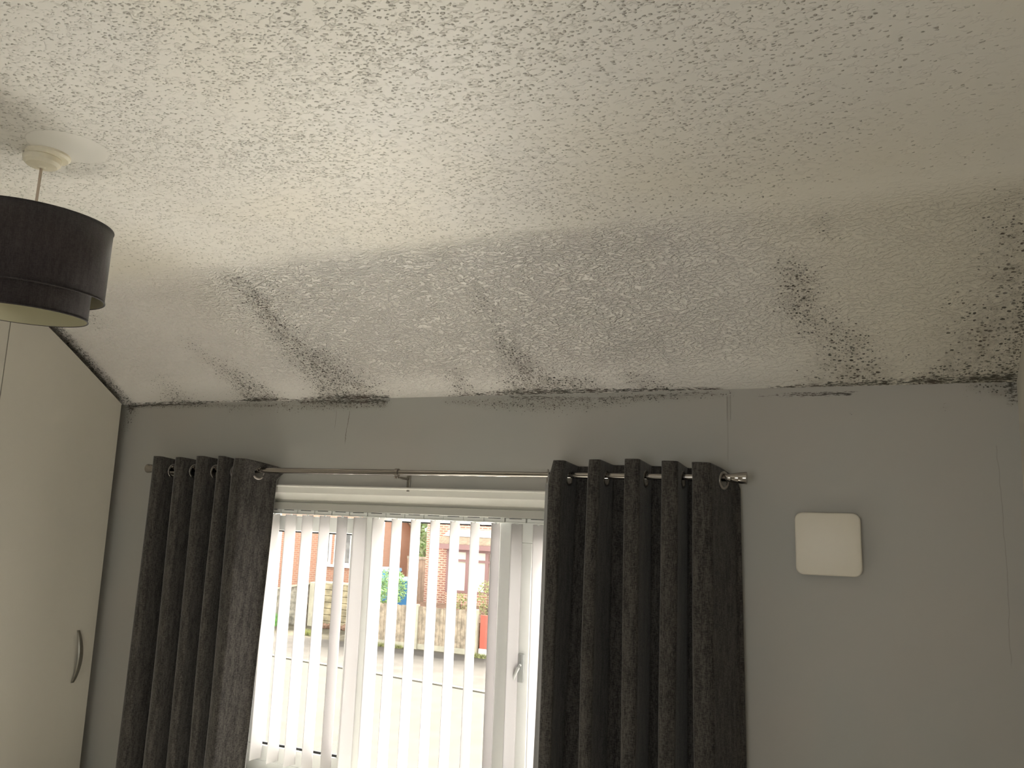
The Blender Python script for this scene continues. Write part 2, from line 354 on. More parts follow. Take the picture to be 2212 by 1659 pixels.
def lathe(bm, prof, origin=(0, 0, 0), axis='z', seg=48, close=False):
    """prof: list of (radius, height) revolved about an axis"""
    ox, oy, oz = origin; rings = []
    for r, h in prof:
        ring = []
        if r < 1e-6:
            ring = [bm.verts.new({'z': (ox, oy, oz + h), 'x': (ox + h, oy, oz), 'y': (ox, oy + h, oz)}[axis])]
        else:
            for i in range(seg):
                a = 2 * math.pi * i / seg; c, s = r * math.cos(a), r * math.sin(a)
                ring.append(bm.verts.new({'z': (ox + c, oy + s, oz + h), 'x': (ox + h, oy + c, oz + s), 'y': (ox + c, oy + h, oz + s)}[axis]))
        rings.append(ring)
    if close: rings.append(rings[0])
    for A, B in zip(rings[:-1], rings[1:]):
        for i in range(seg):
            j = (i + 1) % seg
            if len(A) == 1 and len(B) == 1: continue
            if len(A) == 1: bm.faces.new((A[0], B[i], B[j]))
            elif len(B) == 1: bm.faces.new((A[i], B[0], A[j]))
            else: bm.faces.new((A[i], B[i], B[j], A[j]))
def tube(bm, pts, r, seg=10, cap=True):
    pts = [Vector(p) for p in pts]; rings = []
    for i, p in enumerate(pts):
        d = (pts[min(i + 1, len(pts) - 1)] - pts[max(i - 1, 0)]).normalized()
        a = d.cross(Vector((0, 0, 1)) if abs(d.z) < 0.9 else Vector((1, 0, 0))).normalized(); b = d.cross(a)
        rr = r[i] if isinstance(r, (list, tuple)) else r
        rings.append([bm.verts.new(p + rr * (math.cos(2 * math.pi * k / seg) * a + math.sin(2 * math.pi * k / seg) * b)) for k in range(seg)])
    for A, B in zip(rings[:-1], rings[1:]):
        for k in range(seg): bm.faces.new((A[k], A[(k + 1) % seg], B[(k + 1) % seg], B[k]))
    if cap: bm.faces.new(rings[0]); bm.faces.new(rings[-1][::-1])
def copy_tree(o, parent=None):
    c = o.copy(); sc.collection.objects.link(c)
    if parent is not None: c.parent = parent
    for ch in list(o.children): copy_tree(ch, c)
    return c

# ------------------------------------------------------------------ room shell
XL, XR, YB, YF = -4.05, 0.468, -2.0, 3.0
ZC, ZW, TAN = 2.53, 2.085, 0.68
YBEND = YF - (ZC - ZW) / TAN
def ceil_z(y):
    k = 0.055                                   # softly rounded change of pitch
    a = ZC; b = ZW + (YF - y) * TAN
    return -k * math.log(math.exp(-a / k) + math.exp(-b / k)) if abs(a - b) < 1.2 else min(a, b)

CM = [[(-2.231, 2.41, 0.058, 0.55, 0), (-2.218, 2.48, 0.063, 0.6, 0), (-2.211, 2.627, 0.068, 0.6, 0), (-2.192, 2.75, 0.078, 0.6, 0), (-2.125, 2.847, 0.095, 0.75, 0), (-2.095, 2.969, 0.126, 1, 0)], [(-2.145, 2.417, 0.057, 0.3, 0), (-2.03, 2.505, 0.049, 0.25, 0)], [(-2.743, 2.686, 0.054, 0.25, 0), (-2.668, 2.787, 0.058, 0.4, 0), (-2.617, 2.889, 0.072, 0.6, 0), (-2.585, 2.986, 0.096, 0.85, 0)], [(-3.086, 2.872, 0.063, 0.3, 0), (-3.075, 2.973, 0.084, 0.5, 0)], [(-1.239, 2.567, 0.044, 0.35, 0), (-1.26, 2.659, 0.042, 0.3, 0)], [(-1.241, 2.749, 0.046, 0.4, 0), (-1.209, 2.864, 0.061, 0.6, 0), (-1.206, 2.985, 0.093, 0.95, 0), (-1.045, 2.974, 0.062, 0.7, 0), (-0.946, 2.96, 0.036, 0.5, 0)], [(-1.513, 2.906, 0.046, 0.45, 0), (-1.506, 2.982, 0.058, 0.5, 0)],
      [(-0.775, 2.935, 0.039, 0.45, 0), (-0.681, 2.986, 0.039, 0.45, 0)], [(-0.084, 2.401, 0.023, 0.4, 0), (-0.069, 2.464, 0.018, 0.25, 0)], [(-0.206, 2.538, 0.034, 0.45, 0.2), (-0.163, 2.596, 0.05, 0.6, 0.4), (-0.163, 2.683, 0.057, 0.6, 0.4), (-0.113, 2.779, 0.059, 0.4, 0.2), (-0.017, 2.837, 0.056, 0.6, 0.3)], [(-0.077, 2.915, 0.068, 0.3, 0.6), (0.008, 2.984, 0.086, 0.4, 0.8), (-0.141, 2.988, 0.045, 0.2, 0.5)], [(0.399, 2.387, 0.044, 0.3, 0.4), (0.358, 2.457, 0.06, 0.3, 0.3), (0.426, 2.529, 0.046, 0.3, 0.6), (0.346, 2.575, 0.062, 0.2, 0.3), (0.433, 2.639, 0.054, 0.3, 0.9)], [(0.293, 2.656, 0.047, 0.15, 0.3), (0.336, 2.751, 0.081, 0.2, 0.45), (0.437, 2.789, 0.066, 0.3, 1), (0.347, 2.882, 0.093, 0.3, 0.7), (0.452, 2.921, 0.058, 0.4, 1)], [(0.193, 2.99, 0.024, 0.6, 0.8), (0.313, 2.959, 0.069, 0.4, 0.9), (0.446, 2.991, 0.053, 0.6, 1)],
      [(-3.43, 2.3, 0.018, 1.0, 0.6), (-3.43, 3.0, 0.03, 1.0, 0.6)], [(0.47, 2.35, 0.018, 0.8, 0.6), (0.47, 3.0, 0.028, 1.0, 1.0)],
      [(-3.18, 2.529, 0.052, 0.3, 0), (-3.089, 2.513, 0.028, 0.2, 0)]]
CLINE = [[(-3.413, 2.996, 0.010, 0.7), (-2.95, 2.996, 0.010, 0.9), (-2.75, 2.996, 0.006, 0.5), (-2.60, 2.99, 0.014, 1.0), (-2.4, 2.996, 0.008, 0.5), (-2.1, 2.99, 0.02, 1.0), (-1.89, 2.996, 0.010, 0.9)], [(-1.6, 2.996, 0.008, 0.5), (-1.2, 2.99, 0.02, 0.9), (-0.94, 2.992, 0.012, 0.9), (-0.46, 2.997, 0.007, 0.7)], [(-0.3, 2.997, 0.006, 0.7), (0.05, 2.992, 0.012, 0.9), (0.2, 2.99, 0.02, 0.8), (0.46, 2.985, 0.02, 1.0)]]
WM = [[(-2.432, 2.063, 0.027, 0.5, 0), (-2.225, 2.063, 0.022, 0.6, 0), (-1.907, 2.061, 0.014, 0.85, 0)], [(-2.761, 2.064, 0.023, 0.4, 0), (-2.483, 2.044, 0.018, 0.2, 0)], [(-1.611, 2.063, 0.01, 0.4, 0), (-1.271, 2.048, 0.026, 0.6, 0), (-0.976, 2.046, 0.025, 0.55, 0), (-0.737, 2.063, 0.014, 0.6, 0), (-0.428, 2.069, 0.011, 0.4, 0)], [(0.342, 2.073, 0.017, 0.3, 0.5), (0.446, 2.063, 0.028, 0.5, 0.9), (0.457, 2.025, 0.014, 0.3, 0.6)], [(-3.408, 2.059, 0.031, 0.7, 0), (-3.443, 1.929, 0.01, 0.3, 0)], [(-3.363, 2.08, 0.01, 0.6, 0), (-2.432, 2.063, 0.009, 0.6, 0)], [(-0.03, 1.99, 0.008, 0.25, 0), (-0.02, 1.985, 0.008, 0.25, 0)], [(0.26, 2.0, 0.008, 0.35, 0), (0.262, 2.01, 0.008, 0.3, 0)]]
WLINE = [[(-0.33, 2.058, 0.003, 0.4), (-0.204, 2.060, 0.007, 0.8), (-0.018, 2.059, 0.008, 0.9)], [(-2.35, 2.078, 0.012, 0.7), (-1.9, 2.072, 0.012, 0.9)], [(-1.3, 2.075, 0.012, 0.6), (-0.95, 2.06, 0.006, 0.6), (-0.5, 2.075, 0.006, 0.5)], [(-3.43, 2.07, 0.02, 0.9), (-3.36, 2.08, 0.008, 0.9), (-2.9, 2.083, 0.006, 0.8)], [(0.45, 2.08, 0.02, 0.9), (0.46, 2.02, 0.012, 0.7)]]
def strokes(P, ST, nch):
    out = np.zeros((len(P), nch))
    for st in ST:
        if len(st) == 1: st = [st[0], st[0]]
        for a, b in zip(st[:-1], st[1:]):
            wk = 1.35 if nch == 2 else 0.95; A = np.array(a[:2]); D = np.array(b[:2]) - A; L2 = max(float(D @ D), 1e-9)
            s = np.clip(((P - A) @ D) / L2, 0, 1); q = P - (A + s[:, None] * D)
            ww = a[2] + s * (b[2] - a[2]); g = np.exp(-0.5 * (np.hypot(q[:, 0], q[:, 1]) / (ww * 0.75 * wk)) ** 2)
            for c in range(nch): out[:, c] = np.maximum(out[:, c], g * (a[3 + c] + s * (b[3 + c] - a[3 + c])))
    return out
def set_mould(me, P, ST, LN):
    d = strokes(P, ST, 2); ln = strokes(P, LN, 1)
    ca = me.color_attributes.new('mould', 'FLOAT_COLOR', 'POINT')
    buf = np.ones((len(P), 4), dtype=np.float32); buf[:, 0] = np.clip(d[:, 0] * 1.55, 0, 1); buf[:, 1] = np.clip(d[:, 1] * 1.6, 0, 1); buf[:, 2] = np.clip(ln[:, 0], 0, 1)
    ca.data.foreach_set('color', buf.ravel())
def breaks(a, b, step, extra=()):
    s = set(np.round(np.arange(a, b + 1e-6, step), 4).tolist()) | {a, b} | set(extra)
    l = sorted(s); out = [l[0]]
    for x in l[1:]:
        if x - out[-1] < step * 0.3 and x not in extra and x != b: continue
        out.append(x)
    return out
# ceiling
xs = breaks(XL, XR, 0.02); ys = breaks(YB, 1.9, 0.3) + breaks(1.92, 2.84, 0.02) + breaks(2.85, YF, 0.006)
nx, ny = len(xs), len(ys)
verts = [(x, y, ceil_z(y)) for y in ys for x in xs]
faces = [(j * nx + i, (j + 1) * nx + i, (j + 1) * nx + i + 1, j * nx + i + 1) for j in range(ny - 1) for i in range(nx - 1)]
nb = len(verts)
verts += [(XL, YB, ZC + 0.2), (XR, YB, ZC + 0.2), (XR, YF, ZC + 0.2), (XL, YF, ZC + 0.2)]
faces += [(nb, nb + 1, nb + 2, nb + 3)]
me = bpy.data.meshes.new('ceiling'); me.from_pydata(verts, [], faces); me.update()
P = np.array(verts)[:, :2]; set_mould(me, P, CM, CLINE)
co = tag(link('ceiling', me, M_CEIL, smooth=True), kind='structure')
mi = []
for f in faces:
    yy = [verts[v][1] for v in f]
    mi.append(0 if max(yy) <= 2.21 or len(mi) == len(faces) - 1 else (2 if min(yy) >= 2.40 else 1))
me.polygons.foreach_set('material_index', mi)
# window wall with its opening
WT = 0.26
xs = breaks(XL, XR, 0.02, (WX0, WX1)); zs = breaks(0.0, 1.9, 0.1, (WZ0, WZ1)) + breaks(1.91, ZW, 0.005)
verts = []; faces = []; idx = {}
def vid(p):
    if p not in idx: idx[p] = len(verts); verts.append(p)
    return idx[p]
for j in range(len(zs) - 1):
    for i in range(len(xs) - 1):
        if xs[i] >= WX0 - 1e-6 and xs[i + 1] <= WX1 + 1e-6 and zs[j] >= WZ0 - 1e-6 and zs[j + 1] <= WZ1 + 1e-6: continue
        faces.append([vid((xs[i], YF, zs[j])), vid((xs[i + 1], YF, zs[j])), vid((xs[i + 1], YF, zs[j + 1])), vid((xs[i], YF, zs[j + 1]))])
def quad(a, b, c, d): faces.append([vid(a), vid(b), vid(c), vid(d)])
Y2 = YF + WT
quad((WX0, YF, WZ0), (WX0, Y2, WZ0), (WX0, Y2, WZ1), (WX0, YF, WZ1)); quad((WX1, YF, WZ0), (WX1, YF, WZ1), (WX1, Y2, WZ1), (WX1, Y2, WZ0))
quad((WX0, YF, WZ1), (WX0, Y2, WZ1), (WX1, Y2, WZ1), (WX1, YF, WZ1)); quad((WX0, YF, WZ0), (WX1, YF, WZ0), (WX1, Y2, WZ0), (WX0, Y2, WZ0))
OX0, OX1, OZ0, OZ1 = XL - 0.2, XR + 0.2, -0.2, ZW + 0.1
quad((OX0, Y2, OZ0), (WX0, Y2, WZ0), (WX0, Y2, WZ1), (OX0, Y2, OZ1)); quad((WX1, Y2, WZ0), (OX1, Y2, OZ0), (OX1, Y2, OZ1), (WX1, Y2, WZ1))
quad((OX0, Y2, OZ1), (WX0, Y2, WZ1), (WX1, Y2, WZ1), (OX1, Y2, OZ1)); quad((OX0, Y2, OZ0), (OX1, Y2, OZ0), (WX1, Y2, WZ0), (WX0, Y2, WZ0))
me = bpy.data.meshes.new('wall_front'); me.from_pydata(verts, [], faces); me.update()
P = np.array(verts)[:, [0, 2]]; set_mould(me, P, WM, WLINE)
tag(link('wall_front', me, M_WALL), kind='structure')
def tagk(o): return tag(o, kind='structure')
def room_profile():
    return [(YB, 0.0), (YF, 0.0), (YF, ZW)] + [(YF - q, ceil_z(YF - q)) for q in np.arange(0.05, 1.3, 0.05)] + [(YB, ZC)]
bm = bmesh.new(); prism(bm, room_profile(), 'x', XR, XR + 0.12); tagk(build('wall_right', bm, M_SIDE))
bm = bmesh.new(); prism(bm, room_profile(), 'x', XL - 0.12, XL); tagk(build('wall_left', bm, M_SIDE))
tagk(boxes('floor', [(XL - 0.12, XR + 0.12, YB - 0.12, YF, -0.15, 0.0)], M_FLOOR))
tagk(boxes('wall_back', [(XL, BX0, YB - 0.12, YB, 0, ZC), (BX1, XR, YB - 0.12, YB, 0, ZC), (BX0, BX1, YB - 0.12, YB, 0, BZ0), (BX0, BX1, YB - 0.12, YB, BZ1, ZC)], M_BACK))
wb = tagk(boxes('fill_window', [(BX0, BX1, YB - 0.1, YB - 0.04, BZ0, BZ0 + 0.05), (BX0, BX1, YB - 0.1, YB - 0.04, BZ1 - 0.05, BZ1), (BX0, BX0 + 0.05, YB - 0.1, YB - 0.04, BZ0, BZ1), (BX1 - 0.05, BX1, YB - 0.1, YB - 0.04, BZ0, BZ1)], M_UPVC))  # added, unseen window that lets in fill light
boxes('pane', [(BX0 + 0.05, BX1 - 0.05, YB - 0.075, YB - 0.07, BZ0 + 0.05, BZ1 - 0.05)], M_GLASS, wb)
tagk(boxes('baseboard_front', [(XL, XR, YF - 0.018, YF, 0, 0.12)], M_GLOSS))
tagk(boxes('baseboard_right', [(XR - 0.018, XR, YB, YF - 0.018, 0, 0.12)], M_GLOSS))

# head of the window: painted batten, shallow coved board and its rounded bead
bm = bmesh.new()
prof = [(YF + 0.005, 1.697), (YF - 0.012, 1.699), (YF - 0.014, 1.694), (YF - 0.006, 1.690), (YF - 0.004, 1.664), (YF + 0.012, 1.655), (YF + 0.050, 1.622)]
for k in range(0, 9):
    a = math.radians(200 - k * 27); prof.append((YF + 0.050 + 0.008 * math.cos(a) + 0.004, 1.613 + 0.011 * math.sin(a)))
prof += [(YF + 0.09, 1.60), (YF + 0.09, 1.697)]
prism(bm, prof, 'x', WX0, WX1)
o = build('trim_1', bm, M_GLOSS, angle=35); tagk(o)

# ------------------------------------------------------------------ window 1: left casement, fixed light, right casement
FY0, FY1 = YF + 0.09, YF + 0.155
FZ0, FZ1 = WZ0, 1.600
MUL = (-2.00, -1.335)
win = bpy.data.objects.new('window_1', None); sc.collection.objects.link(win); win.location = ((WX0 + WX1) / 2, FY0, FZ0); tagk(win)
def wpart(name, lst, m, parent=win, bev=0.0):
    ox, oy, oz = win.location
    lst = [(a - ox, b - ox, c - oy, d - oy, e - oz, f - oz) for a, b, c, d, e, f in lst]
    return boxes(name, lst, m, parent, bev)
fw_ = 0.035
wpart('frame', [(WX0, WX1, FY0, FY1, FZ0, FZ0 + 0.045), (WX0, WX1, FY0, FY1, FZ1 - 0.03, FZ1), (WX0, WX0 + 0.04, FY0, FY1, FZ0 + 0.045, FZ1 - 0.03), (WX1 - 0.04, WX1, FY0, FY1, FZ0 + 0.045, FZ1 - 0.03),
                (MUL[0] - 0.03, MUL[0] + 0.03, FY0 - 0.012, FY1, FZ0 + 0.045, FZ1 - 0.03), (MUL[1] - 0.03, MUL[1] + 0.03, FY0 - 0.012, FY1, FZ0 + 0.045, FZ1 - 0.03)], M_UPVC, bev=0.003)
def sash(x0, x1, z0, z1, wd, y0, y1):
    s = wpart('sash', [(x0, x1, y0, y1, z0, z0 + wd), (x0, x1, y0, y1, z1 - wd, z1), (x0, x0 + wd, y0, y1, z0 + wd, z1 - wd), (x1 - wd, x1, y0, y1, z0 + wd, z1 - wd)], M_UPVC, bev=0.004)
    g = 0.005
    gx0, gx1, gz0, gz1 = x0 + wd, x1 - wd, z0 + wd, z1 - wd
    wpart('gasket', [(gx0, gx1, y0 + 0.012, y0 + 0.02, gz0, gz0 + 0.009), (gx0, gx1, y0 + 0.012, y0 + 0.02, gz1 - 0.007, gz1), (gx0, gx0 + g, y0 + 0.012, y0 + 0.02, gz0, gz1), (gx1 - g, gx1, y0 + 0.012, y0 + 0.02, gz0, gz1)], M_GASKET, s)
    wpart('pane', [(gx0, gx1, y0 + 0.022, y0 + 0.026, gz0, gz1)], M_GLASS, s)
    return s
sash(WX0 + 0.036, MUL[0] - 0.028, FZ0 + 0.042, FZ1 - 0.04, 0.068, FY0 + 0.004, FY1 - 0.01)
sash(MUL[0] + 0.029, MUL[1] - 0.029, FZ0 + 0.03, FZ1 - 0.026, 0.016, FY0 + 0.012, FY1 - 0.01)
rs = sash(MUL[1] + 0.028, WX1 - 0.036, FZ0 + 0.042, FZ1 - 0.022, 0.085, FY0 - 0.008, FY1 - 0.01)
ox, oy, oz = win.location
bm = bmesh.new(); box(bm, -1.268 - ox, -1.240 - ox, FY0 - 0.018 - oy, FY0 - 0.008 - oy, 0.955 - oz, 1.065 - oz, bev=0.0045)
hp = build('handle', bm, mat('grey_satin_handle_plate', (0.42, 0.43, 0.42), 0.35, metal=0.3), rs, angle=40)
bm = bmesh.new(); tube(bm, [(-1.254 - ox, FY0 - 0.016 - oy, 1.02 - oz), (-1.254 - ox, FY0 - 0.026 - oy, 1.02 - oz), (-1.258 - ox, FY0 - 0.029 - oy, 1.012 - oz), (-1.270 - ox, FY0 - 0.029 - oy, 0.985 - oz), (-1.278 - ox, FY0 - 0.028 - oy, 0.962 - oz)], [0.006, 0.006, 0.007, 0.006, 0.005])
build('lever', bm, M_UPVC, hp, smooth=True)
tagk(boxes('trim_2', [(WX0 - 0.05, WX1 + 0.05, YF - 0.05, FY0 - 0.001, WZ0 - 0.03, WZ0 + 0.004)], M_GLOSS, bev=0.006))     # window board

# ------------------------------------------------------------------ vertical blind
BY = 3.045; PITCH_B = 0.0931
bl = empty('vertical_blind', (-1.65, BY, 1.585), 'white vertical blind of narrow fabric slats hanging in the window, slats turned open', 'blind')
def rel(lst, o): return [(a - o[0], b - o[0], c - o[1], d - o[1], e - o[2], f - o[2]) for a, b, c, d, e, f in lst]
BO = bl.location
boxes('head_rail', rel([(WX0 + 0.012, WX1 - 0.01, BY - 0.018, BY + 0.02, 1.590, 1.622)], BO), mat('grey_white_rail', (0.50, 0.49, 0.45), 0.45), bl, bev=0.003)
random.seed(4)
ks = [k for k in range(-2, 19) if WX0 + 0.05 < -2.394 + PITCH_B * k < WX1 - 0.05]
car = None; slat = None
for n_, k in enumerate(ks):
    x = -2.394 + PITCH_B * k
    if car is None:
        bm = bmesh.new()
        box(bm, -0.044, 0.044, -0.017, 0.012, -0.0165, -0.001, bev=0.002)          # carrier body
        box(bm, -0.046, 0.046, -0.019, 0.014, -0.021, -0.0165, bev=0.001)          # ledge
        box(bm, -0.004, 0.004, -0.002, 0.003, -0.027, -0.02)                       # hook
        car = build('carrier', bm, M_UPVC, bl)
        bm = bmesh.new(); box(bm, -0.027, 0.027, -0.0185, -0.0165, -0.0045, -0.002)
        sl = build('slot', bm, M_GASKET, car)
        c = car
    else:
        c = car.copy(); sc.collection.objects.link(c); c.parent = bl
        s2 = sl.copy(); sc.collection.objects.link(s2); s2.parent = c
    c.location = (x - BO[0], 0, 1.590 - BO[2])
    if slat is None:
        bm = bmesh.new(); W_ = 0.063; NW = 10; NZ = 14; Z0, Z1 = 0.50 - 1.585, -0.018
        g = [[None] * (NW + 1) for _ in range(NZ + 1)]
        for a in range(NZ + 1):
            for b in range(NW + 1):
                u = b / NW - 0.5; g[a][b] = bm.verts.new((u * W_, 0.0045 * (1 - 4 * u * u), Z0 + (Z1 - Z0) * a / NZ))
        for a in range(NZ):
            for b in range(NW): bm.faces.new((g[a][b], g[a][b + 1], g[a + 1][b + 1], g[a + 1][b]))
        slat = build('slat', bm, M_SLAT, bl, smooth=True)
        md = slat.modifiers.new('thick', 'SOLIDIFY'); md.thickness = 0.0006
        s = slat
    else:
        s = slat.copy(); sc.collection.objects.link(s); s.parent = bl
    ang = 78 + random.uniform(-1.5, 1.5)
    ang -= {4: 17, 5: 10, 12: 12, 13: 12}.get(k, 0)
    s.location = (x - BO[0], 0, 0); s.rotation_euler = (0, random.uniform(-0.003, 0.003), math.radians(ang))

# ------------------------------------------------------------------ curtain rod
RY, RZ = 2.8986, 1.757
rod = empty('curtain_rod', (-1.76, RY, RZ), 'brushed steel telescopic curtain rod across the top of the window', 'curtain rod')
RO = rod.location
bm = bmesh.new(); lathe(bm, [(0, -3.10 - RO[0]), (0.0125, -3.10 - RO[0]), (0.0125, -1.752 - RO[0]), (0, -1.752 - RO[0])], (0, 0, 0), 'x', 24); build('outer_tube', bm, M_STEEL, rod, angle=40)
bm = bmesh.new(); lathe(bm, [(0, -1.76 - RO[0]), (0.0108, -1.76 - RO[0]), (0.0108, -0.44 - RO[0]), (0, -0.44 - RO[0])], (0, 0, 0), 'x', 24); build('inner_tube', bm, M_STEEL, rod, angle=40)
def finial(sgn, x):
    bm = bmesh.new()
    pr = [(0, 0), (0.0125, 0), (0.0128, 0.010), (0.0135, 0.011), (0.0145, 0.028), (0.0142, 0.029), (0.0150, 0.031), (0.0185, 0.055), (0.0182, 0.056), (0.019, 0.058), (0.0215, 0.082), (0.021, 0.084), (0, 0.084)]
    lathe(bm, [(r, sgn * h) for r, h in pr], (x - RO[0], 0, 0), 'x', 32)
    build('finial', bm, M_STEEL, rod, angle=40)
finial(1, -0.447); finial(-1, -3.06)
def bracket(x, ring=True):
    bm = bmesh.new(); xx = x - RO[0]
    lathe(bm, [(0.0127, -0.007), (0.0165, -0.007), (0.0165, 0.007), (0.0127, 0.007), (0.0127, -0.007)], (xx, 0, 0), 'x', 24)
    box(bm, xx - 0.008, xx + 0.008, -0.008, 0.004, -0.024, -0.015, bev=0.001)
    tube(bm, [(xx, 0.0, -0.020), (xx, 0.05, -0.021), (xx, 0.092, -0.022)], 0.0055, 10)
    b = build('bracket', bm, M_STEEL, rod, angle=40)
    bm = bmesh.new(); box(bm, xx - 0.0085, xx + 0.0085, 0.0955, 0.1005, -0.075, -0.008, bev=0.002)
    for z_ in (-0.064, -0.018): lathe(bm, [(0, -0.002), (0.0035, -0.001), (0.004, 0.002)], (xx, 0.0955, z_), 'y', 12)
    build('wall_plate', bm, M_PEWTER, b, angle=40)
bracket(-1.760); bracket(-3.03); bracket(-0.50)

# ------------------------------------------------------------------ eyelet curtains
def chaikin(p, n=3):
    for _ in range(n):
        q = [p[0]]
        for a, b in zip(p[:-1], p[1:]):
            q += [(0.75 * a[0] + 0.25 * b[0], 0.75 * a[1] + 0.25 * b[1]), (0.25 * a[0] + 0.75 * b[0], 0.25 * a[1] + 0.75 * b[1])]
        q.append(p[-1]); p = q
    return p
def resample(p, step):
    P_ = np.array(p); d = np.hypot(*np.diff(P_, axis=0).T); s = np.concatenate([[0], np.cumsum(d)])
    n = max(2, int(s[-1] / step)); u = np.linspace(0, s[-1], n)
    return np.stack([np.interp(u, s, P_[:, 0]), np.interp(u, s, P_[:, 1])], 1)
def curtain(name, folds, x_start, x_end, label, seed, flare_l, flare_r, head_l=0.0, head_r=0.0, ztop=1.811, zbot=0.14):
    YFr, YBk = 2.822, 2.966
    cp = [(x_start, YBk - 0.01)] if x_start is not None else []
    rings = []
    for i, (a, b) in enumerate(folds):
        cp += [(a, YFr + 0.012), (a + 0.002, YFr), ((a + b) / 2, YFr - 0.006), (b - 0.002, YFr), (b, YFr + 0.012)]
        nxt = folds[i + 1][0] if i + 1 < len(folds) else x_end + 0.03
        gap = nxt - b; bl_, br_ = b + 0.10 * gap, nxt - 0.10 * gap; ys_, ye_ = YFr + 0.012, YBk - 0.012
        if i + 1 < len(folds): cp += [(bl_, YBk - 0.012), (bl_ + 0.004, YBk), ((bl_ + br_) / 2, YBk + 0.004), (br_ - 0.004, YBk), (br_, YBk - 0.012)]
        else: cp += [(x_end - 0.02, YBk), (x_end, YBk + 0.004)]
    path = resample(chaikin(cp, 2), 0.0045)
    n = len(path); un = np.linspace(0, 1, n)
    d = np.gradient(path, axis=0); 
    crossings = [i for i in range(1, n) if (path[i - 1, 1] - RY) * (path[i, 1] - RY) < 0]
    org = Vector((float(np.mean(path[:, 0])), RY, 0.0))
    zl = list(np.linspace(ztop, ztop - 0.12, 27)) + list(np.linspace(ztop - 0.12, zbot, 44))[1:]
    rng = np.random.default_rng(seed)
    ph = rng.uniform(0, 6.28, 6); Wd = path[-1, 0] - path[0, 0]
    verts = []; 
    for z in zl:
        t_ = (ztop - z) / (ztop - zbot); e = min(1, max(0, (t_ - 0.06) / 0.94))
        back = np.clip((path[:, 1] - YFr) / (YBk - YFr), 0, 1)
        x = path[:, 0].copy(); y = path[:, 1].copy()
        hd = max(0.0, 1 - (ztop - z) / 0.085) ** 1.2; x += hd * (head_l * (1 - un) ** 6 + head_r * un ** 14)
        zz_dip = 0.03 * hd * (un ** 20) * (1 if head_r else 0)
        x += e * (flare_l * (1 - un) ** 2 + flare_r * un ** 2)
        x += e * 0.010 * np.sin(2 * math.pi * 2.1 * un + ph[0] + 2.0 * t_) + e * 0.006 * np.sin(2 * math.pi * 5.3 * un + ph[1] - 3 * t_)
        y += e * 0.010 * np.sin(2 * math.pi * 3.2 * un + ph[2] + 3 * t_) + 0.0022 * e * np.sin(40 * un + 9 * t_ + ph[3]) 
        y = RY + (y - RY) * (1 - 0.12 * e); 
        zz = z - zz_dip - (0.013 * back + 0.004 * np.sin(9 * un + ph[4])) * max(0, 1 - t_ * 8)
        verts.append(np.stack([x - org.x, np.minimum(y, 2.975) - org.y, zz * np.ones(n)], 1))
    V = np.concatenate(verts)
    holes = []
    for ci in crossings:
        tan = Vector((d[ci, 0], d[ci, 1], 0)).normalized()
        holes.append((Vector((path[ci, 0] - org.x, 0, RZ - 0.0095)), tan))
    faces = []
    rows = len(zl)
    for j in range(rows - 1):
        for i in range(n - 1):
            q = (j * n + i, j * n + i + 1, (j + 1) * n + i + 1, (j + 1) * n + i)
            if j < 26:
                c_ = Vector(V[list(q)].mean(0)); skip = False
                for hc, tn in holes:
                    if abs((c_ - hc).dot(tn)) < 0.03 and math.hypot((c_ - hc).x, (c_ - hc).y) < 0.03 and math.hypot(math.hypot((c_ - hc).x, (c_ - hc).y), c_.z - hc.z) < 0.0255: skip = True
                if skip: continue
            faces.append(q)
    me = bpy.data.meshes.new(name); me.from_pydata([tuple(v) for v in V], [], faces); me.update()
    root = bpy.data.objects.new(name, None); sc.collection.objects.link(root); root.location = org; root.empty_display_size = 0.1
    tag(root, label, 'curtain', 'charcoal eyelet curtains')
    o = link('curtain_panel', me, M_CURT, root, smooth=True)
    md = o.modifiers.new('thick', 'SOLIDIFY'); md.thickness = 0.0025; md.offset = 0
    for hc, tn in holes:
        bm = bmesh.new(); prof = []
        for k in range(13):
            a = 2 * math.pi * k / 12; prof.append((0.0275 + 0.0052 * math.cos(a), 0.0030 * math.sin(a)))
        lathe(bm, prof[:-1], (0, 0, 0), 'y', 36, close=True)
        r_ = build('eyelet', bm, M_RING, root, smooth=True)
        nrm = tn.cross(Vector((0, 0, 1)))
        r_.rotation_euler = (0, 0, math.atan2(tn.y, tn.x)); r_.location = hc
    return root
curtain('curtain', [(-1.067, -1.016), (-0.915, -0.870), (-0.778, -0.722), (-0.644, -0.586), (-0.536, -0.468)], -1.125, -0.395,
        'charcoal fabric curtain on the right of the window, next to the square white cover', 3, -0.030, 0.01, 0.028, -0.02)
curtain('curtain', [(-3.038, -2.985), (-2.901, -2.855), (-2.776, -2.728), (-2.650, -2.612), (-2.566, -2.500)], -3.08, -2.432,
        'charcoal fabric curtain on the left of the window, next to the wardrobe', 8, -0.035, -0.03, 0.0, 0.065)

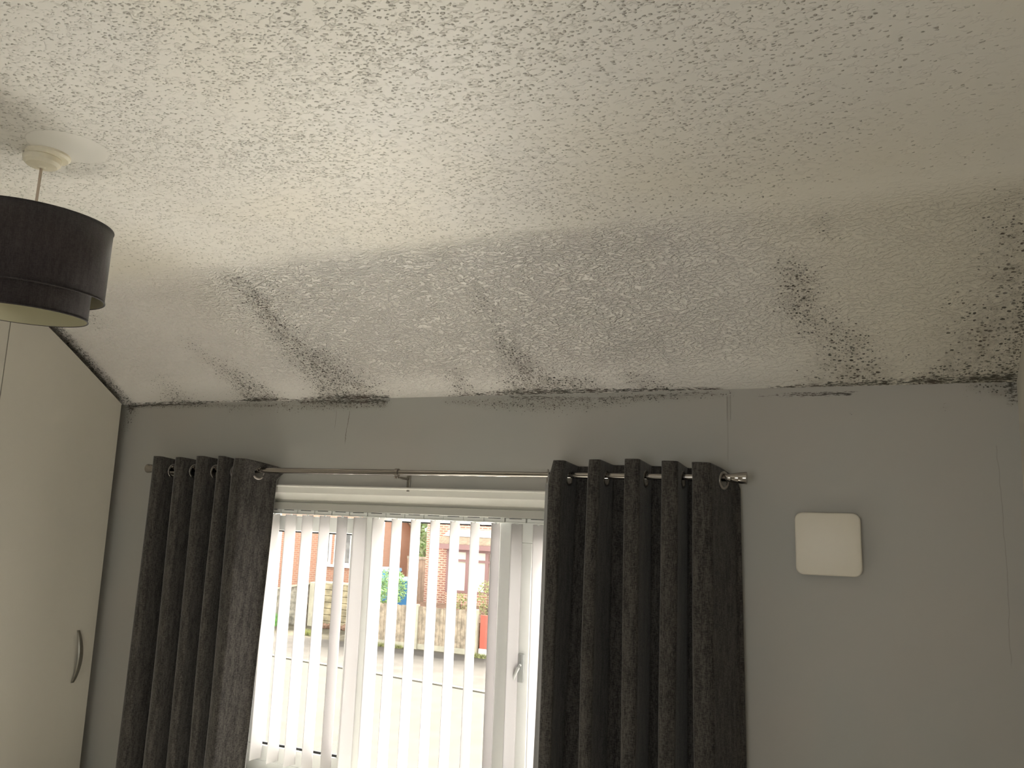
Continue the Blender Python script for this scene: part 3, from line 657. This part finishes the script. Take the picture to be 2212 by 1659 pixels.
# ------------------------------------------------------------------ square cover on the wall
vx, vz = -0.1105, 1.5445; s_ = 0.104; rc = 0.026
def rsq(s, r, n=8):
    p = []
    for cx, cz, a0 in ((s - r, s - r, 0), (-s + r, s - r, 90), (-s + r, -s + r, 180), (s - r, -s + r, 270)):
        for k in range(n + 1):
            a = math.radians(a0 + 90 * k / n); p.append((cx + r * math.cos(a), cz + r * math.sin(a)))
    return p
vent = empty('vent_cover', (vx, YF, vz), 'square ivory plastic cover with rounded corners on the wall right of the curtain', 'vent cover')
vent.rotation_euler = (0, math.radians(-0.6), 0)
bm = bmesh.new(); rings = []
for off, yy in ((0, -0.022), (0, -0.030), (0.0015, -0.033), (0.004, -0.034)):
    rings.append([bm.verts.new((x * (1 - off / s_), yy, z * (1 - off / s_))) for x, z in rsq(s_, rc)])
for A, B in zip(rings[:-1], rings[1:]):
    for i in range(len(A)): bm.faces.new((A[i], A[(i + 1) % len(A)], B[(i + 1) % len(A)], B[i]))
bm.faces.new(rings[0]); bm.faces.new(rings[-1])
build('cover_plate', bm, M_VENT, vent, angle=50)
bm = bmesh.new(); prism(bm, rsq(s_ - 0.022, 0.02), 'y', -0.022, 0.0); build('vent_body', bm, mat('dull_plastic_body', (0.30, 0.27, 0.22), 0.6), vent)

# ------------------------------------------------------------------ wardrobe
WXF = -3.413
wd = empty('wardrobe', (-3.73, 1.7, 0.0), 'cream fitted wardrobe with a top cut to follow the sloping ceiling', 'wardrobe')
WO = wd.location
def wz(y): return min(ceil_z(y) - 0.045, 2.47) if y < 2.25 else ceil_z(y) - 0.047
bm = bmesh.new()
def shape(y0, y1, zb, dz=0.0):
    ys_ = [y0 + (y1 - y0) * k / 16 for k in range(17)]
    return [(y0 - WO[1], zb), (y1 - WO[1], zb)] + [(y - WO[1], wz(y) + dz) for y in ys_[::-1]]
prism(bm, shape(0.45, 2.955, 0.0, 0.012), 'x', XL + 0.01 - WO[0], WXF - 0.022 - WO[0]); build('carcass', bm, M_CARC, wd)
for i, (y0, y1) in enumerate(((2.314, 2.937), (1.689, 2.310), (1.064, 1.685), (0.46, 1.060))):
    bm = bmesh.new(); prism(bm, shape(y0, y1, 0.08), 'x', WXF - 0.020 - WO[0], WXF - WO[0])
    dr = build('door', bm, M_WARD, wd)
    hy = (y1 - 0.095 if i % 2 == 0 else y0 + 0.095) - WO[1]
    bm = bmesh.new(); n = 18; L = 0.236; zc = 0.872; prev = None; x0 = WXF - WO[0]
    for k in range(n + 1):
        u = k / n; z_ = zc - L / 2 + L * u; s1 = math.sin(math.pi * u); bow = 0.034 * s1 ** 0.8; hw = 0.0075 + 0.0065 * s1; th = 0.005
        ring = [bm.verts.new((x0 + bow + dx, hy + dy, z_)) for dx, dy in ((0, -hw), (th, -hw * 0.7), (th, hw * 0.7), (0, hw))]
        if prev:
            for q in range(4): bm.faces.new((prev[q], prev[(q + 1) % 4], ring[(q + 1) % 4], ring[q]))
        else: bm.faces.new(ring)
        prev = ring
    bm.faces.new(prev); build('handle', bm, M_PEWTER, dr, angle=50)

# ------------------------------------------------------------------ pendant lamp
LX, LY = -2.038, 1.406
lamp = empty('pendant_lamp', (LX, LY, ZC), 'two tier grey drum pendant lamp hanging from the ceiling', 'lamp')
bm = bmesh.new(); lathe(bm, [(0, 0), (0.056, 0), (0.056, -0.006), (0.050, -0.012), (0, -0.012)], seg=48)
o = build('mounting_plate', bm, M_ROSE, lamp, angle=35); o.location = (0.012, 0.006, 0)
bm = bmesh.new(); lathe(bm, [(0, -0.010), (0.046, -0.010), (0.048, -0.014), (0.046, -0.026), (0.038, -0.034), (0.012, -0.038), (0.008, -0.042), (0, -0.042)], seg=48); build('ceiling_rose', bm, M_ROSE, lamp, angle=35)
AX = Vector((-0.0384, 0.0188, -1)).normalized()
def along(L, o0=Vector((0, 0, -0.03))): return o0 + AX * L
bm = bmesh.new(); tube(bm, [along(0), along(0.20)], 0.0036, 10); build('cord', bm, M_CORD, lamp, smooth=True)
q = Vector((0, 0, -1)).rotation_difference(AX)
def drum(name, L0, L1, R, m=M_SHADE, off=(0, 0)):
    bm = bmesh.new(); lathe(bm, [(R, -L0), (R, -L1)], seg=96)
    o = build(name, bm, [m, M_LINING], lamp, smooth=True)
    md = o.modifiers.new('thick', 'SOLIDIFY'); md.thickness = 0.0022; md.offset = -1; md.material_offset = 1; md.material_offset_rim = 0
    o.rotation_mode = 'QUATERNION'; o.rotation_quaternion = q; o.location = (off[0], off[1], -0.03)
    for L in (L0, L1):
        bm = bmesh.new()
        rr = [(R + 0.0008 + 0.0016 * math.cos(a), -L + 0.0016 * math.sin(a)) for a in [2 * math.pi * k / 8 for k in range(8)]]
        lathe(bm, rr, seg=96, close=True); build('rim_binding', bm, m, o, smooth=True)
    return o
drum('outer_shade', 0.160, 0.3615, 0.1965)
ish = drum('inner_shade', 0.235, 0.4195, 0.162)
bm = bmesh.new()
for k in range(3):
    a = math.radians(30 + 120 * k)
    tube(bm, [(0.02 * math.cos(a), 0.02 * math.sin(a), -0.205), (0.195 * math.cos(a), 0.195 * math.sin(a), -0.165)], 0.0014, 6)
lathe(bm, [(0.019, -0.203), (0.022, -0.203), (0.022, -0.207), (0.019, -0.207)], seg=24, close=True)
o = build('spider_frame', bm, M_UPVC, lamp); o.rotation_mode = 'QUATERNION'; o.rotation_quaternion = q; o.location = (0, 0, -0.03)
bm = bmesh.new(); lathe(bm, [(0, -0.185), (0.01, -0.186), (0.017, -0.195), (0.017, -0.25), (0.0, -0.25)], seg=24)
for k in range(3):
    a = math.radians(70 + 120 * k); b2 = bmesh.new()
    tube(b2, [(0.162 * math.cos(a), 0.162 * math.sin(a), -0.24), (0.195 * math.cos(a), 0.195 * math.sin(a), -0.24)], 0.0014, 6)
    st_ = build('strut', b2, M_UPVC, lamp); st_.rotation_mode = 'QUATERNION'; st_.rotation_quaternion = q; st_.location = (0, 0, -0.03)
h = build('lamp_holder', bm, M_ROSE, lamp, angle=40); h.rotation_mode = 'QUATERNION'; h.rotation_quaternion = q; h.location = (0, 0, -0.03)
bm = bmesh.new(); lathe(bm, [(0, -0.245), (0.013, -0.25), (0.015, -0.27), (0.028, -0.30), (0.03, -0.32), (0.024, -0.34), (0.012, -0.35), (0, -0.352)], seg=24); build('bulb', bm, M_BULB, h, smooth=True)

# ================================================================== outside
GR, GP = -2.645, -2.62
def kerb_y(x): return 19.6 - (x + 15.84) * 0.14
tagk(boxes('ground_road', [(-36, 14, 11.0, 16.0, GR - 0.1, GR)], M_ROAD))
bm = bmesh.new(); prism(bm, [(-36, 16.0), (4, 16.0), (4, kerb_y(4)), (-36, kerb_y(-36))], 'z', GR - 0.1, GR); tagk(build('ground_road_edge', bm, M_ROAD))
bm = bmesh.new(); prism(bm, [(-36, kerb_y(-36)), (4, kerb_y(4)), (4, kerb_y(4) + 0.15), (-36, kerb_y(-36) + 0.15)], 'z', GR - 0.1, GP + 0.005); tagk(build('ground_kerb', bm, M_KERB))
bm = bmesh.new(); prism(bm, [(-36, kerb_y(-36) + 0.15), (4, kerb_y(4) + 0.15), (4, 22.9), (-36, 22.9)], 'z', GR - 0.1, GP); tagk(build('ground_pavement', bm, M_PAVE))
tagk(boxes('ground_garden', [(-40, 14, 22.9, 45, GR - 0.1, GP)], M_DRIVE))
tagk(boxes('ground_outside_own_house', [(-14, 12, YF + WT, 11.0, GR - 0.1, GR)], M_PALE))
tagk(boxes('wall_outside_below', [(XL - 0.2, XR + 0.2, YF + 0.05, YF + WT, GR, -0.2)], M_BRICK_A))
boxes_k = lambda *a, **k: tagk(boxes(*a, **k))

# house on the left across the street
hl = empty('brick_house', (-22.0, 28.5, GP), 'orange brick house with white framed window across the street, seen through the left panes', 'house')
HO = hl.location
def hp_(name, lst, m, parent, O, bev=0.0): return boxes(name, rel(lst, O), m, parent, bev)
hp_('wall', [(-27, -20.66, 28.5, 29.6, GP, 3.6), (-19.2, -18.1, 28.5, 29.6, GP, 3.6), (-20.66, -19.2, 28.5, 29.6, GP, -0.66), (-20.66, -19.2, 28.5, 29.6, 0.62, 3.6), (-20.22, -20.08, 28.5, 28.7, -0.66, 0.62), (-20.66, -19.2, 28.9, 29.6, -0.66, 0.62)], M_BRICK_A, hl, HO)
fl = [(28.5, GP), (31.1, GP), (31.1, 0.86), (30.35, 1.35), (29.6, 1.85), (29.6, 3.6), (28.5, 3.6)]
bm = bmesh.new(); prism(bm, [(y - HO[1], z - HO[2]) for y, z in fl], 'x', -18.1 - HO[0], -18.0 - HO[0]); build('side_wall', bm, M_BRICK_C, hl)
bm = bmesh.new(); prism(bm, [(y - HO[1], z - HO[2]) for y, z in [(31.25, 0.78), (31.25, 0.86), (29.6, 1.96), (29.6, 1.84)]], 'x', -21.5 - HO[0], -17.93 - HO[0]); build('lean_to_roof', bm, M_TILE, hl)
bm = bmesh.new(); prism(bm, [(28.1 - HO[1], 3.6 - HO[2]), (30.0 - HO[1], 3.6 - HO[2]), (29.0 - HO[1], 4.6 - HO[2])], 'x', -27.3 - HO[0], -17.8 - HO[0]); build('roof', bm, M_TILE, hl)
for (a, b) in ((-20.66, -20.22), (-20.08, -19.2)):
    fr_ = hp_('window', [(a, b, 28.48, 28.6, 0.54, 0.62), (a, b, 28.48, 28.6, -0.66, -0.58), (a, a + 0.07, 28.48, 28.6, -0.58, 0.54), (b - 0.12, b, 28.48, 28.6, -0.58, 0.54)], M_LEAD, hl, HO)
    hp_('pane', [(a + 0.07, b - 0.12, 28.55, 28.58, -0.58, 0.54)], M_DARKGLASS, fr_, HO)
hp_('window_sill', [(-20.78, -19.12, 28.38, 28.6, -0.76, -0.66)], M_LEAD, hl, HO)

# house on the right with the bay window
hr = empty('bay_window_house', (-11.5, 28, GP), 'red brick house with a burgundy framed bay window across the street', 'house')
HO = hr.location
hp_('wall', [(-15.5, -6.5, 28, 35, GP, 4.0)], M_BRICK_B, hr, HO)
bm = bmesh.new(); prism(bm, [(27.6 - HO[1], 4.0 - HO[2]), (35.4 - HO[1], 4.0 - HO[2]), (31.5 - HO[1], 6.4 - HO[2])], 'x', -15.8 - HO[0], -6.2 - HO[0]); build('roof', bm, M_TILE, hr)
bay = hp_('bay_window', [(-14.40, -10.9, 27.62, 28.0, 0.18, 0.30), (-14.40, -10.9, 27.62, 28.0, -1.30, -1.22), (-14.40, -14.30, 27.62, 28.0, -1.22, 0.18), (-13.60, -13.47, 27.62, 27.75, -1.22, 0.18), (-12.80, -12.67, 27.62, 27.75, -1.22, 0.18), (-12.0, -11.87, 27.62, 27.75, -1.22, 0.18),
                          (-14.30, -10.9, 27.63, 27.72, -0.17, -0.09), (-11.0, -10.9, 27.62, 28.0, -1.22, 0.18)], M_MAROON, hr, HO)
hp_('pane', [(-14.30, -11.0, 27.74, 27.78, -1.22, 0.18)], M_NET, bay, HO)
hp_('bay_wall', [(-14.40, -10.9, 27.64, 28.0, GP, -1.30)], M_BRICK_B, bay, HO)
bm = bmesh.new(); prism(bm, [(27.45 - HO[1], 0.30 - HO[2]), (28 - HO[1], 0.30 - HO[2]), (28 - HO[1], 0.76 - HO[2]), (27.40 - HO[1], 0.48 - HO[2])], 'x', -14.75 - HO[0], -10.6 - HO[0]); build('canopy', bm, M_TILE, bay)
hp_('fascia', [(-14.78, -10.6, 27.36, 27.44, 0.28, 0.46)], M_MAROON, bay, HO)
bm = bmesh.new(); prism(bm, [(-14.75 - HO[0], 0.74 - HO[2]), (-10.6 - HO[0], 0.74 - HO[2]), (-10.75 - HO[0], 1.00 - HO[2]), (-14.45 - HO[0], 1.00 - HO[2])], 'y', -0.09, 0.0); build('flashing', bm, M_LEAD, bay)

# fences, posts, gate
fence = empty('garden_fence', (-12.9, 23.05, GP), 'weathered vertical board garden fence with concrete posts beside the far pavement', 'fence')
HO = fence.location; random.seed(11)
for (a, b) in ((-14.9, -13.02), (-12.90, -10.97)):
    bm = bmesh.new(); x = a
    while x < b - 0.02:
        ww = min(0.125, b - x); zt = -1.33 + random.uniform(-0.02, 0.02); yo = random.uniform(0, 0.012)
        box(bm, x - HO[0], x + ww - 0.008 - HO[0], yo, 0.02 + yo, -2.46 - HO[2], zt - HO[2]); x += ww
    build('fence_panel', bm, M_WOOD, fence)
    hp_('gravel_board', [(a, b, 23.05, 23.09, GP, -2.46)], M_CONC, fence, HO)
for x in (-15.0, -12.96, -10.89): hp_('post', [(x - 0.055, x + 0.055, 23.0, 23.11, GP, -1.27)], M_CONC, fence, HO)
gp = empty('gate_board', (-10.57, 23.05, GP), 'red painted upright board above a white base at the end of the garden fence', 'board')
HO = gp.location
hp_('board', [(-10.74, -10.38, 23.02, 23.10, -2.40, -1.42)], M_RED, gp, HO); hp_('base', [(-10.76, -10.36, 23.0, 23.12, GP, -2.40)], M_LEAD, gp, HO)
tg = empty('side_gate', (-16.1, 28.6, GP), 'tall brown timber side gate between the two brick houses', 'gate')
HO = tg.location
bm = bmesh.new()
for k in range(8): box(bm, -0.55 + 0.137 * k, -0.55 + 0.137 * k + 0.13, 0, 0.03, 0.04, 2.46)
build('boards', bm, M_WOOD2, tg); hp_('rail', [(-16.65, -15.75, 28.56, 28.6, -0.24, -0.14)], M_WOOD, tg, HO); hp_('post', [(-15.72, -15.6, 28.56, 28.7, GP, -0.08)], M_WOOD2, tg, HO)
# retaining wall and sleepers on the left
sw = empty('garden_wall', (-19.7, 25, GP), 'low grey stone garden wall with pale coping on the far left across the street', 'wall'); HO = sw.location
bm = bmesh.new(); prism(bm, [(-22 - HO[0], 0), (-18.75 - HO[0], 0), (-18.75 - HO[0], -1.17 - HO[2]), (-22 - HO[0], -1.80 - HO[2])], 'y', 0, 0.25); build('stonework', bm, M_STONE, sw)
bm = bmesh.new(); prism(bm, [(-22 - HO[0], -1.80 - HO[2]), (-18.70 - HO[0], -1.17 - HO[2]), (-18.70 - HO[0], -1.10 - HO[2]), (-22 - HO[0], -1.73 - HO[2])], 'y', -0.04, 0.29); build('coping', bm, M_CONC, sw)
ts = empty('timber_retaining_wall', (-17.6, 25.2, GP), 'mossy horizontal timber retaining wall below the white framed window across the street', 'wall'); HO = ts.location
bm = bmesh.new()
for k in range(7): box(bm, -18.4 - HO[0], -16.3 - HO[0], 0.01 * (k % 2), 0.2, 0.22 * k, 0.22 * k + 0.205, bev=0.012)
build('sleepers', bm, M_SLEEPER, ts)
hp_('post', [(-18.64, -18.42, 25.1, 25.32, GP, -1.08)], M_CONC, ts, HO)
hp_('coping', [(-18.4, -16.3, 25.18, 25.42, -1.10, -1.04)], M_CONC, ts, HO)

# wheelie bins
def bin_(loc, label, m, ml, rz):
    r = empty('wheelie_bin', loc, label, 'bin', None, rz)
    bm = bmesh.new(); prof = []
    for z_, a, b in ((0.04, 0.20, 0.24), (0.9, 0.27, 0.32), (0.97, 0.29, 0.34)): prof.append([bm.verts.new(p) for p in ((-a, -b, z_), (a, -b, z_), (a, b, z_), (-a, b, z_))])
    for A, B in zip(prof[:-1], prof[1:]):
        for i in range(4): bm.faces.new((A[i], A[(i + 1) % 4], B[(i + 1) % 4], B[i]))
    bm.faces.new(prof[0]); bm.faces.new(prof[-1]); build('body', bm, m, r)
    bm = bmesh.new(); prism(bm, [(-0.37, 0.97), (-0.33, 1.03), (0.0, 1.08), (0.33, 1.06), (0.37, 0.97)], 'x', -0.30, 0.30); build('lid', bm, ml, r, angle=40)
    for s in (-1, 1):
        bm = bmesh.new(); lathe(bm, [(0, -0.02), (0.1, -0.02), (0.1, 0.02), (0, 0.02)], (s * 0.23, 0.27, 0.1), 'x', 20); build('wheel', bm, M_BLACK, r)
    bm = bmesh.new(); tube(bm, [(-0.25, 0.4, 0.95), (0.25, 0.4, 0.95)], 0.016, 8); build('handle', bm, M_BLACK, r); return r
b0 = bin_((-14.72, 25.2, -1.73), 'darker blue wheelie bin standing low behind the board fence', M_BLUE, M_BLUE2, 0.2)
b1 = bin_((-16.42, 26.8, -1.73), 'blue wheelie bin with only its lid showing above the bush', M_BLUE, M_BLUE2, -0.1); b1.scale = (1.15, 1.15, 1.15)
tagk(boxes('ground_raised_bed', [(-15.1, -10.9, 23.6, 25.9, GP, -1.73), (-16.8, -10.9, 25.9, 27.6, GP, -1.73)], M_SOIL))

# planting
def foliage(name, centre, rad, n, size, m, label, cat, seed, trunk=None, kind=None):
    r = empty(name, (centre[0], centre[1], trunk if trunk is not None else centre[2] - rad[2]), label, cat)
    rng = random.Random(seed); bm = bmesh.new(); O = r.location
    for _ in range(n):
        while True:
            p = Vector((rng.uniform(-1, 1), rng.uniform(-1, 1), rng.uniform(-1, 1)))
            if 0.35 < p.length < 1: break
        p = Vector((p.x * rad[0], p.y * rad[1], p.z * rad[2])); c = Vector(centre) - O + p
        a = Vector((rng.gauss(0, 1), rng.gauss(0, 1), rng.gauss(0, 1))).normalized(); b = a.orthogonal().normalized(); s = size * rng.uniform(0.6, 1.3)
        cr_ = a.cross(b)
        bm.faces.new([bm.verts.new(c + q_) for q_ in (-s * a, -0.4 * s * b, s * a, 0.4 * s * b)])
    build('leaves', bm, m, r)
    bm = bmesh.new(); top = Vector(centre) - O
    tube(bm, [(0, 0, 0.0), (top.x * 0.5 + 0.02, top.y * 0.5, top.z * 0.5), (top.x, top.y, top.z + rad[2] * 0.4)], [0.05 * rad[0] + 0.01, 0.04 * rad[0] + 0.008, 0.004], 8); build('trunk', bm, M_BARK, r)
foliage('tree', (-19.3, 34.2, 1.6), (2.6, 1.8, 4.2), 9000, 0.16, M_LEAF2, 'tall dark green tree behind the gap between the two houses', 'tree', 1, GP)
foliage('bush', (-14.75, 24.3, -0.95), (0.62, 0.45, 0.62), 1500, 0.05, M_LEAF, 'bright green leafy bush beside the blue bins', 'bush', 2, -1.73)
foliage('bush', (-11.0, 24.0, -1.05), (0.36, 0.3, 0.62), 420, 0.045, M_DRY, 'thin yellow green shrub above the red board', 'bush', 3, -1.73)
foliage('bush', (-12.1, 24.3, -1.25), (0.4, 0.3, 0.3), 200, 0.045, M_DRY, 'low straggly plant behind the board fence, below the bay window', 'bush', 4, -1.73)
foliage('bush', (-17.0, 26.2, -0.55), (0.35, 0.3, 0.55), 260, 0.06, M_LEAD, 'white flowering shrub above the timber retaining wall', 'bush', 5, -1.05)
def tuft(name, x0, x1, y, z, h, n, m, label, seed, th=0.3):
    rng = random.Random(seed); bm = bmesh.new()
    for _ in range(n):
        x = rng.uniform(x0, x1); yy = y + rng.uniform(-th, th); hh = h * rng.uniform(0.4, 1.1); dx = rng.uniform(-0.5, 0.5) * hh; ww = 0.012
        bm.faces.new([bm.verts.new(q_) for q_ in ((x - ww, yy, z), (x + ww, yy, z), (x + dx, yy + rng.uniform(-0.1, 0.1), z + hh))])
    tag(build(name, bm, m), label, 'grass', kind='stuff')
tuft('grass_clump', -20.8, -19.3, 24.55, GP, 0.42, 1600, M_GRASS, 'bright green long grass at the foot of the grey stone wall', 7, 0.25)
tuft('grass_clump', -17.6, -17.0, 23.4, GP, 0.18, 400, M_DRY, 'small yellow green weed patch at the edge of the sandy drive', 8, 0.2)
tuft('grass_clump', -14.6, -13.3, 22.82, GP, 0.13, 500, M_DRY, 'thin weeds along the foot of the board fence', 9, 0.06)
tuft('grass_clump', -10.9, -10.4, 22.78, GP, 0.14, 300, M_DRY, 'weeds growing at the foot of the red board', 10, 0.08)
bm = bmesh.new()
rng = random.Random(5)
for _ in range(60):
    x = rng.uniform(-18.1, -15.6); s = rng.uniform(0.05, 0.13)
    bmesh.ops.create_icosphere(bm, subdivisions=1, radius=s, matrix=Matrix.Translation((x, 25.0 + rng.uniform(-0.12, 0.05), GP + s * 0.6)))
tag(build('loose_soil', bm, M_SOIL), 'heap of loose reddish soil along the foot of the timber retaining wall', 'soil', kind='stuff')
